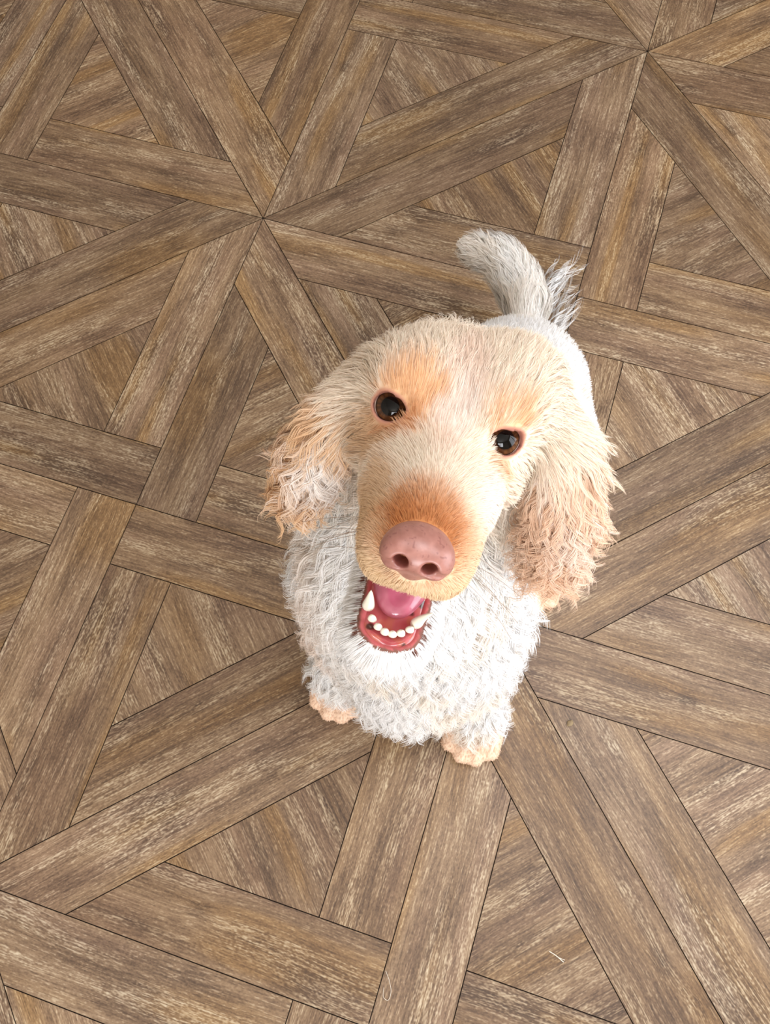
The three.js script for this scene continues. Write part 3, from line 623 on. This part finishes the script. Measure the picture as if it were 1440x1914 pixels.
// --- body: wavy white chest, clipped back, tail plume, paws
{
  const chest = new Coat(), back = new Coat(), tail = new Coat(), legs = new Coat();
  const axis = [-0.4, 0, 0.917];
  const tailDist = (p) => { let d = 9; for (let i = 1; i < TAIL.length - 1; i++) d = Math.min(d, roundCone(p, TAIL[i], 0.020, TAIL[i + 1], 0.018)); return Math.min(d, roundCone(p, [0.108, 0.095, -0.258], 0.020, TAIL[1], 0.020)); };
  roots(bodyNet, (w) => {
    if (w[1] > 0.40 && headWorld(w) < -0.004) return 0;
    if (tailDist(w) < 0.003) return 1.1e5;
    if (w[1] < 0.004) return 0;
    const front = (w[0] + 0.02) * axis[0] + (w[2] - 0.01) * axis[2];
    if (front > 0.0 && w[1] > 0.035) return 0.30e5;
    if (w[1] < 0.07) return w[2] > 0.06 && w[1] < 0.045 ? 1.9e5 : 0.25e5;
    return w[1] > 0.3 ? 0.65e5 : (front < -0.02 && w[1] < 0.1 ? 0.2e5 : 0.65e5);
  }, (w, n) => {
    const front = (w[0] + 0.02) * axis[0] + (w[2] - 0.01) * axis[2];
    const color = () => bodyColor([w[0] + gauss() * 0.006, w[1] + gauss() * 0.004, w[2] + gauss() * 0.006]);
    if (tailDist(w) < 0.003) {
      let best = 9, seg = 1; for (let i = 0; i < TAIL.length - 1; i++) { const d = roundCone(w, TAIL[i], 0, TAIL[i + 1], 0); if (d < best) { best = d; seg = i; } }
      const t = unit([0, 1, 2].map((k) => TAIL[seg + 1][k] - TAIL[seg][k])), end = seg / (TAIL.length - 2);
      const feather = Math.max(0, dot(n, [0.8, -0.3, -0.2])) * (1 - end);
      const d = tangent(t, n);
      lock(tail, w, n, { dir: d, len: mix(0.042, 0.016, end), seg: 9, curl: 0.0036, wave: 0.052, gravity: 0, lift: 0.1, push: bodySdf, hug: 0.003 + 0.003 * R4(), count: 8, spread: 0.0034, clump: 0.35, width: 0.00055, twist: 0.4, frizz: 0.001, jitter: 0.07, color: () => mix3(WHITE, CREAM, noise3(w[0] * 60, w[1] * 60, w[2] * 60) * 0.6) });
    } else if (front > 0.0 && w[1] > 0.035) {
      const d = tangent([axis[0] * 0.15, -1, axis[2] * 0.15], n), thin = smooth(0.03, 0.07, w[1]);
      lock(chest, w, n, { dir: d, len: mix(0.026, 0.036, thin), seg: 8, curl: 0.0048, wave: 0.040, gravity: 0.4, lift: 0.32, count: 13, spread: 0.0046, clump: 0.5, width: 0.0005, twist: 0.5, frizz: 0.0007, jitter: 0.26, color, push: dogSdf, push0: 0.004 });
    } else if (w[1] < 0.07) {
      const d = tangent([axis[0] * 0.6, -1, axis[2] * 0.6], n);
      lock(legs, w, n, { dir: d, len: mix(0.0032, 0.018, smooth(0.028, 0.07, w[1])), seg: 4, curl: 0.0006, wave: 0.02, gravity: 0.2, lift: 0.3, count: 4, spread: 0.0012, clump: 0.5, width: 0.0005, frizz: 0.0006, jitter: 0.2, color });
    } else {
      const d = tangent([-axis[0] * 0.8, -0.8, -axis[2] * 0.8], n), up = smooth(0.33, 0.42, w[1]);
      lock(back, w, n, { dir: d, len: mix(0.011, 0.026, up), seg: up > 0.3 ? 7 : 4, curl: mix(0.0006, 0.0034, up), wave: 0.028, gravity: 0.2, lift: 0.2, count: 4, spread: mix(0.0018, 0.003, up), clump: mix(0.4, 0.55, up), width: 0.0005, frizz: 0.0006, jitter: mix(0.12, 0.4, up), color, push: bodySdf, hug: mix(0.004, 0.009, up) });
    }
  });
  for (let k = 0; k < 46; k++) {                     // loose feathering along the outer side of the tail
    const t = k / 45 * 0.5, i = Math.min(2, Math.floor(t * 3)), f = t * 3 - i, c = mix3(TAIL[i], TAIL[i + 1], f), n = unit([0.85, 0.25 - R4() * 0.6, 0.2]);
    lock(tail, [c[0] + n[0] * 0.017, c[1] + n[1] * 0.017, c[2] + n[2] * 0.017], n, { dir: unit([0.12 + R4() * 0.38, -0.05 + R4() * 0.1, -0.85]), len: 0.055 + 0.03 * R4(), seg: 14, curl: 0.0050, wave: 0.050, gravity: 0.15, lift: 0.35, count: 14, spread: 0.0022, clump: 0.7, width: 0.0006, twist: 0.5, frizz: 0.0006, jitter: 0.12, color: () => WHITE });
  }
  chest.build('chest_coat', furMat, 'thick wavy white hair of the chest'); back.build('back_coat', furMat, 'short cream hair of neck and back');
  tail.build('tail_coat', furMat, 'long white plume of the tail'); legs.build('leg_coat', furMat, 'pale apricot hair of legs and paws');
}
// --- whiskers on the lips
{
  const R = rng(3), dark = new THREE.MeshStandardMaterial({ color: 0x8a7564, roughness: 0.5 });
  for (let k = 0; k < 16; k++) {
    const sd = k % 2 ? 1 : -1, f = 5.6 + R() * 2.6, u = -2.0 - R() * 1.2, L = 2.2 + R() * 2.2, y = -0.25 - R() * 0.9;
    const q = [sd * 2.55, u, f], pts = [0, 0.35, 0.7, 1].map((t) => new THREE.Vector3(...headPoint([q[0] + sd * L * t * 0.85, q[1] + L * t * y * 0.6 - t * t * 0.6, q[2] + L * t * (R() * 0.12 - 0.15)])));
    const g = new THREE.TubeGeometry(new THREE.CatmullRomCurve3(pts), 10, 0.00013, 4); g.translate(-DP[0], 0, -DP[2]);
    mesh('whisker', g, dark, dog);
  }
}

// ---------------------------------------------------------------- litter on the floor
const LIT = [[0.0625, 0.3586], [-0.1021, 0.3739], [0.1095, 0.1436]];   // x, z
{
  const pale = new THREE.MeshStandardMaterial({ color: 0xe6dccb, roughness: 0.7 }), crumbMat = new THREE.MeshStandardMaterial({ color: 0x8d7a5c, roughness: 0.85 });
  const tube = (pts, r, seg = 24) => new THREE.TubeGeometry(new THREE.CatmullRomCurve3(pts.map((p) => new THREE.Vector3(...p))), seg, r, 5);
  const thing = (name, label, category, x, z) => { const o = new THREE.Group(); o.name = name; o.userData = { label, category }; o.position.set(x, 0, z); scene.add(o); return o; };
  const a = thing('straw_fibre', 'short pale forked straw fibre lying on a triangular parquet piece', 'fibre', LIT[0][0], LIT[0][1]);
  mesh('stalk', tube([[-0.0062, 0.0008, -0.0052], [0, 0.0010, -0.0008], [0.0062, 0.0008, 0.0052]], 0.00045), pale, a);
  mesh('splinter', tube([[0.0000, 0.0009, -0.0004], [0.0035, 0.0009, 0.0016], [0.0078, 0.0008, 0.0036]], 0.0003), pale, a);
  const h = mesh('stray_hair', tube([[0.001, 0.0006, -0.016], [0.0035, 0.0008, -0.008], [0.0045, 0.0006, 0.002], [0.001, 0.0007, 0.009], [-0.003, 0.0006, 0.006], [-0.002, 0.0007, -0.002]], 0.00022, 40), pale);
  h.position.set(LIT[1][0], 0, LIT[1][1]); h.userData = { label: 'fine white curled dog hair lying beside a plank joint', category: 'hair' };
  const c = mesh('crumb', new THREE.IcosahedronGeometry(0.0028, 1), crumbMat); const P = c.geometry.attributes.position;
  for (let i = 0; i < P.count; i++) { const k = 0.75 + 0.5 * noise3(P.getX(i) * 700, P.getY(i) * 700, P.getZ(i) * 700); P.setXYZ(i, P.getX(i) * k * 1.5, P.getY(i) * k * 0.6, P.getZ(i) * k); }
  c.geometry.computeVertexNormals(); c.position.set(LIT[2][0], 0.0012, LIT[2][1]); c.rotation.y = 0.8; c.userData = { label: 'small brown crumb on the plank beside the front paw', category: 'crumb' };
}
renderer.render(scene, camera);
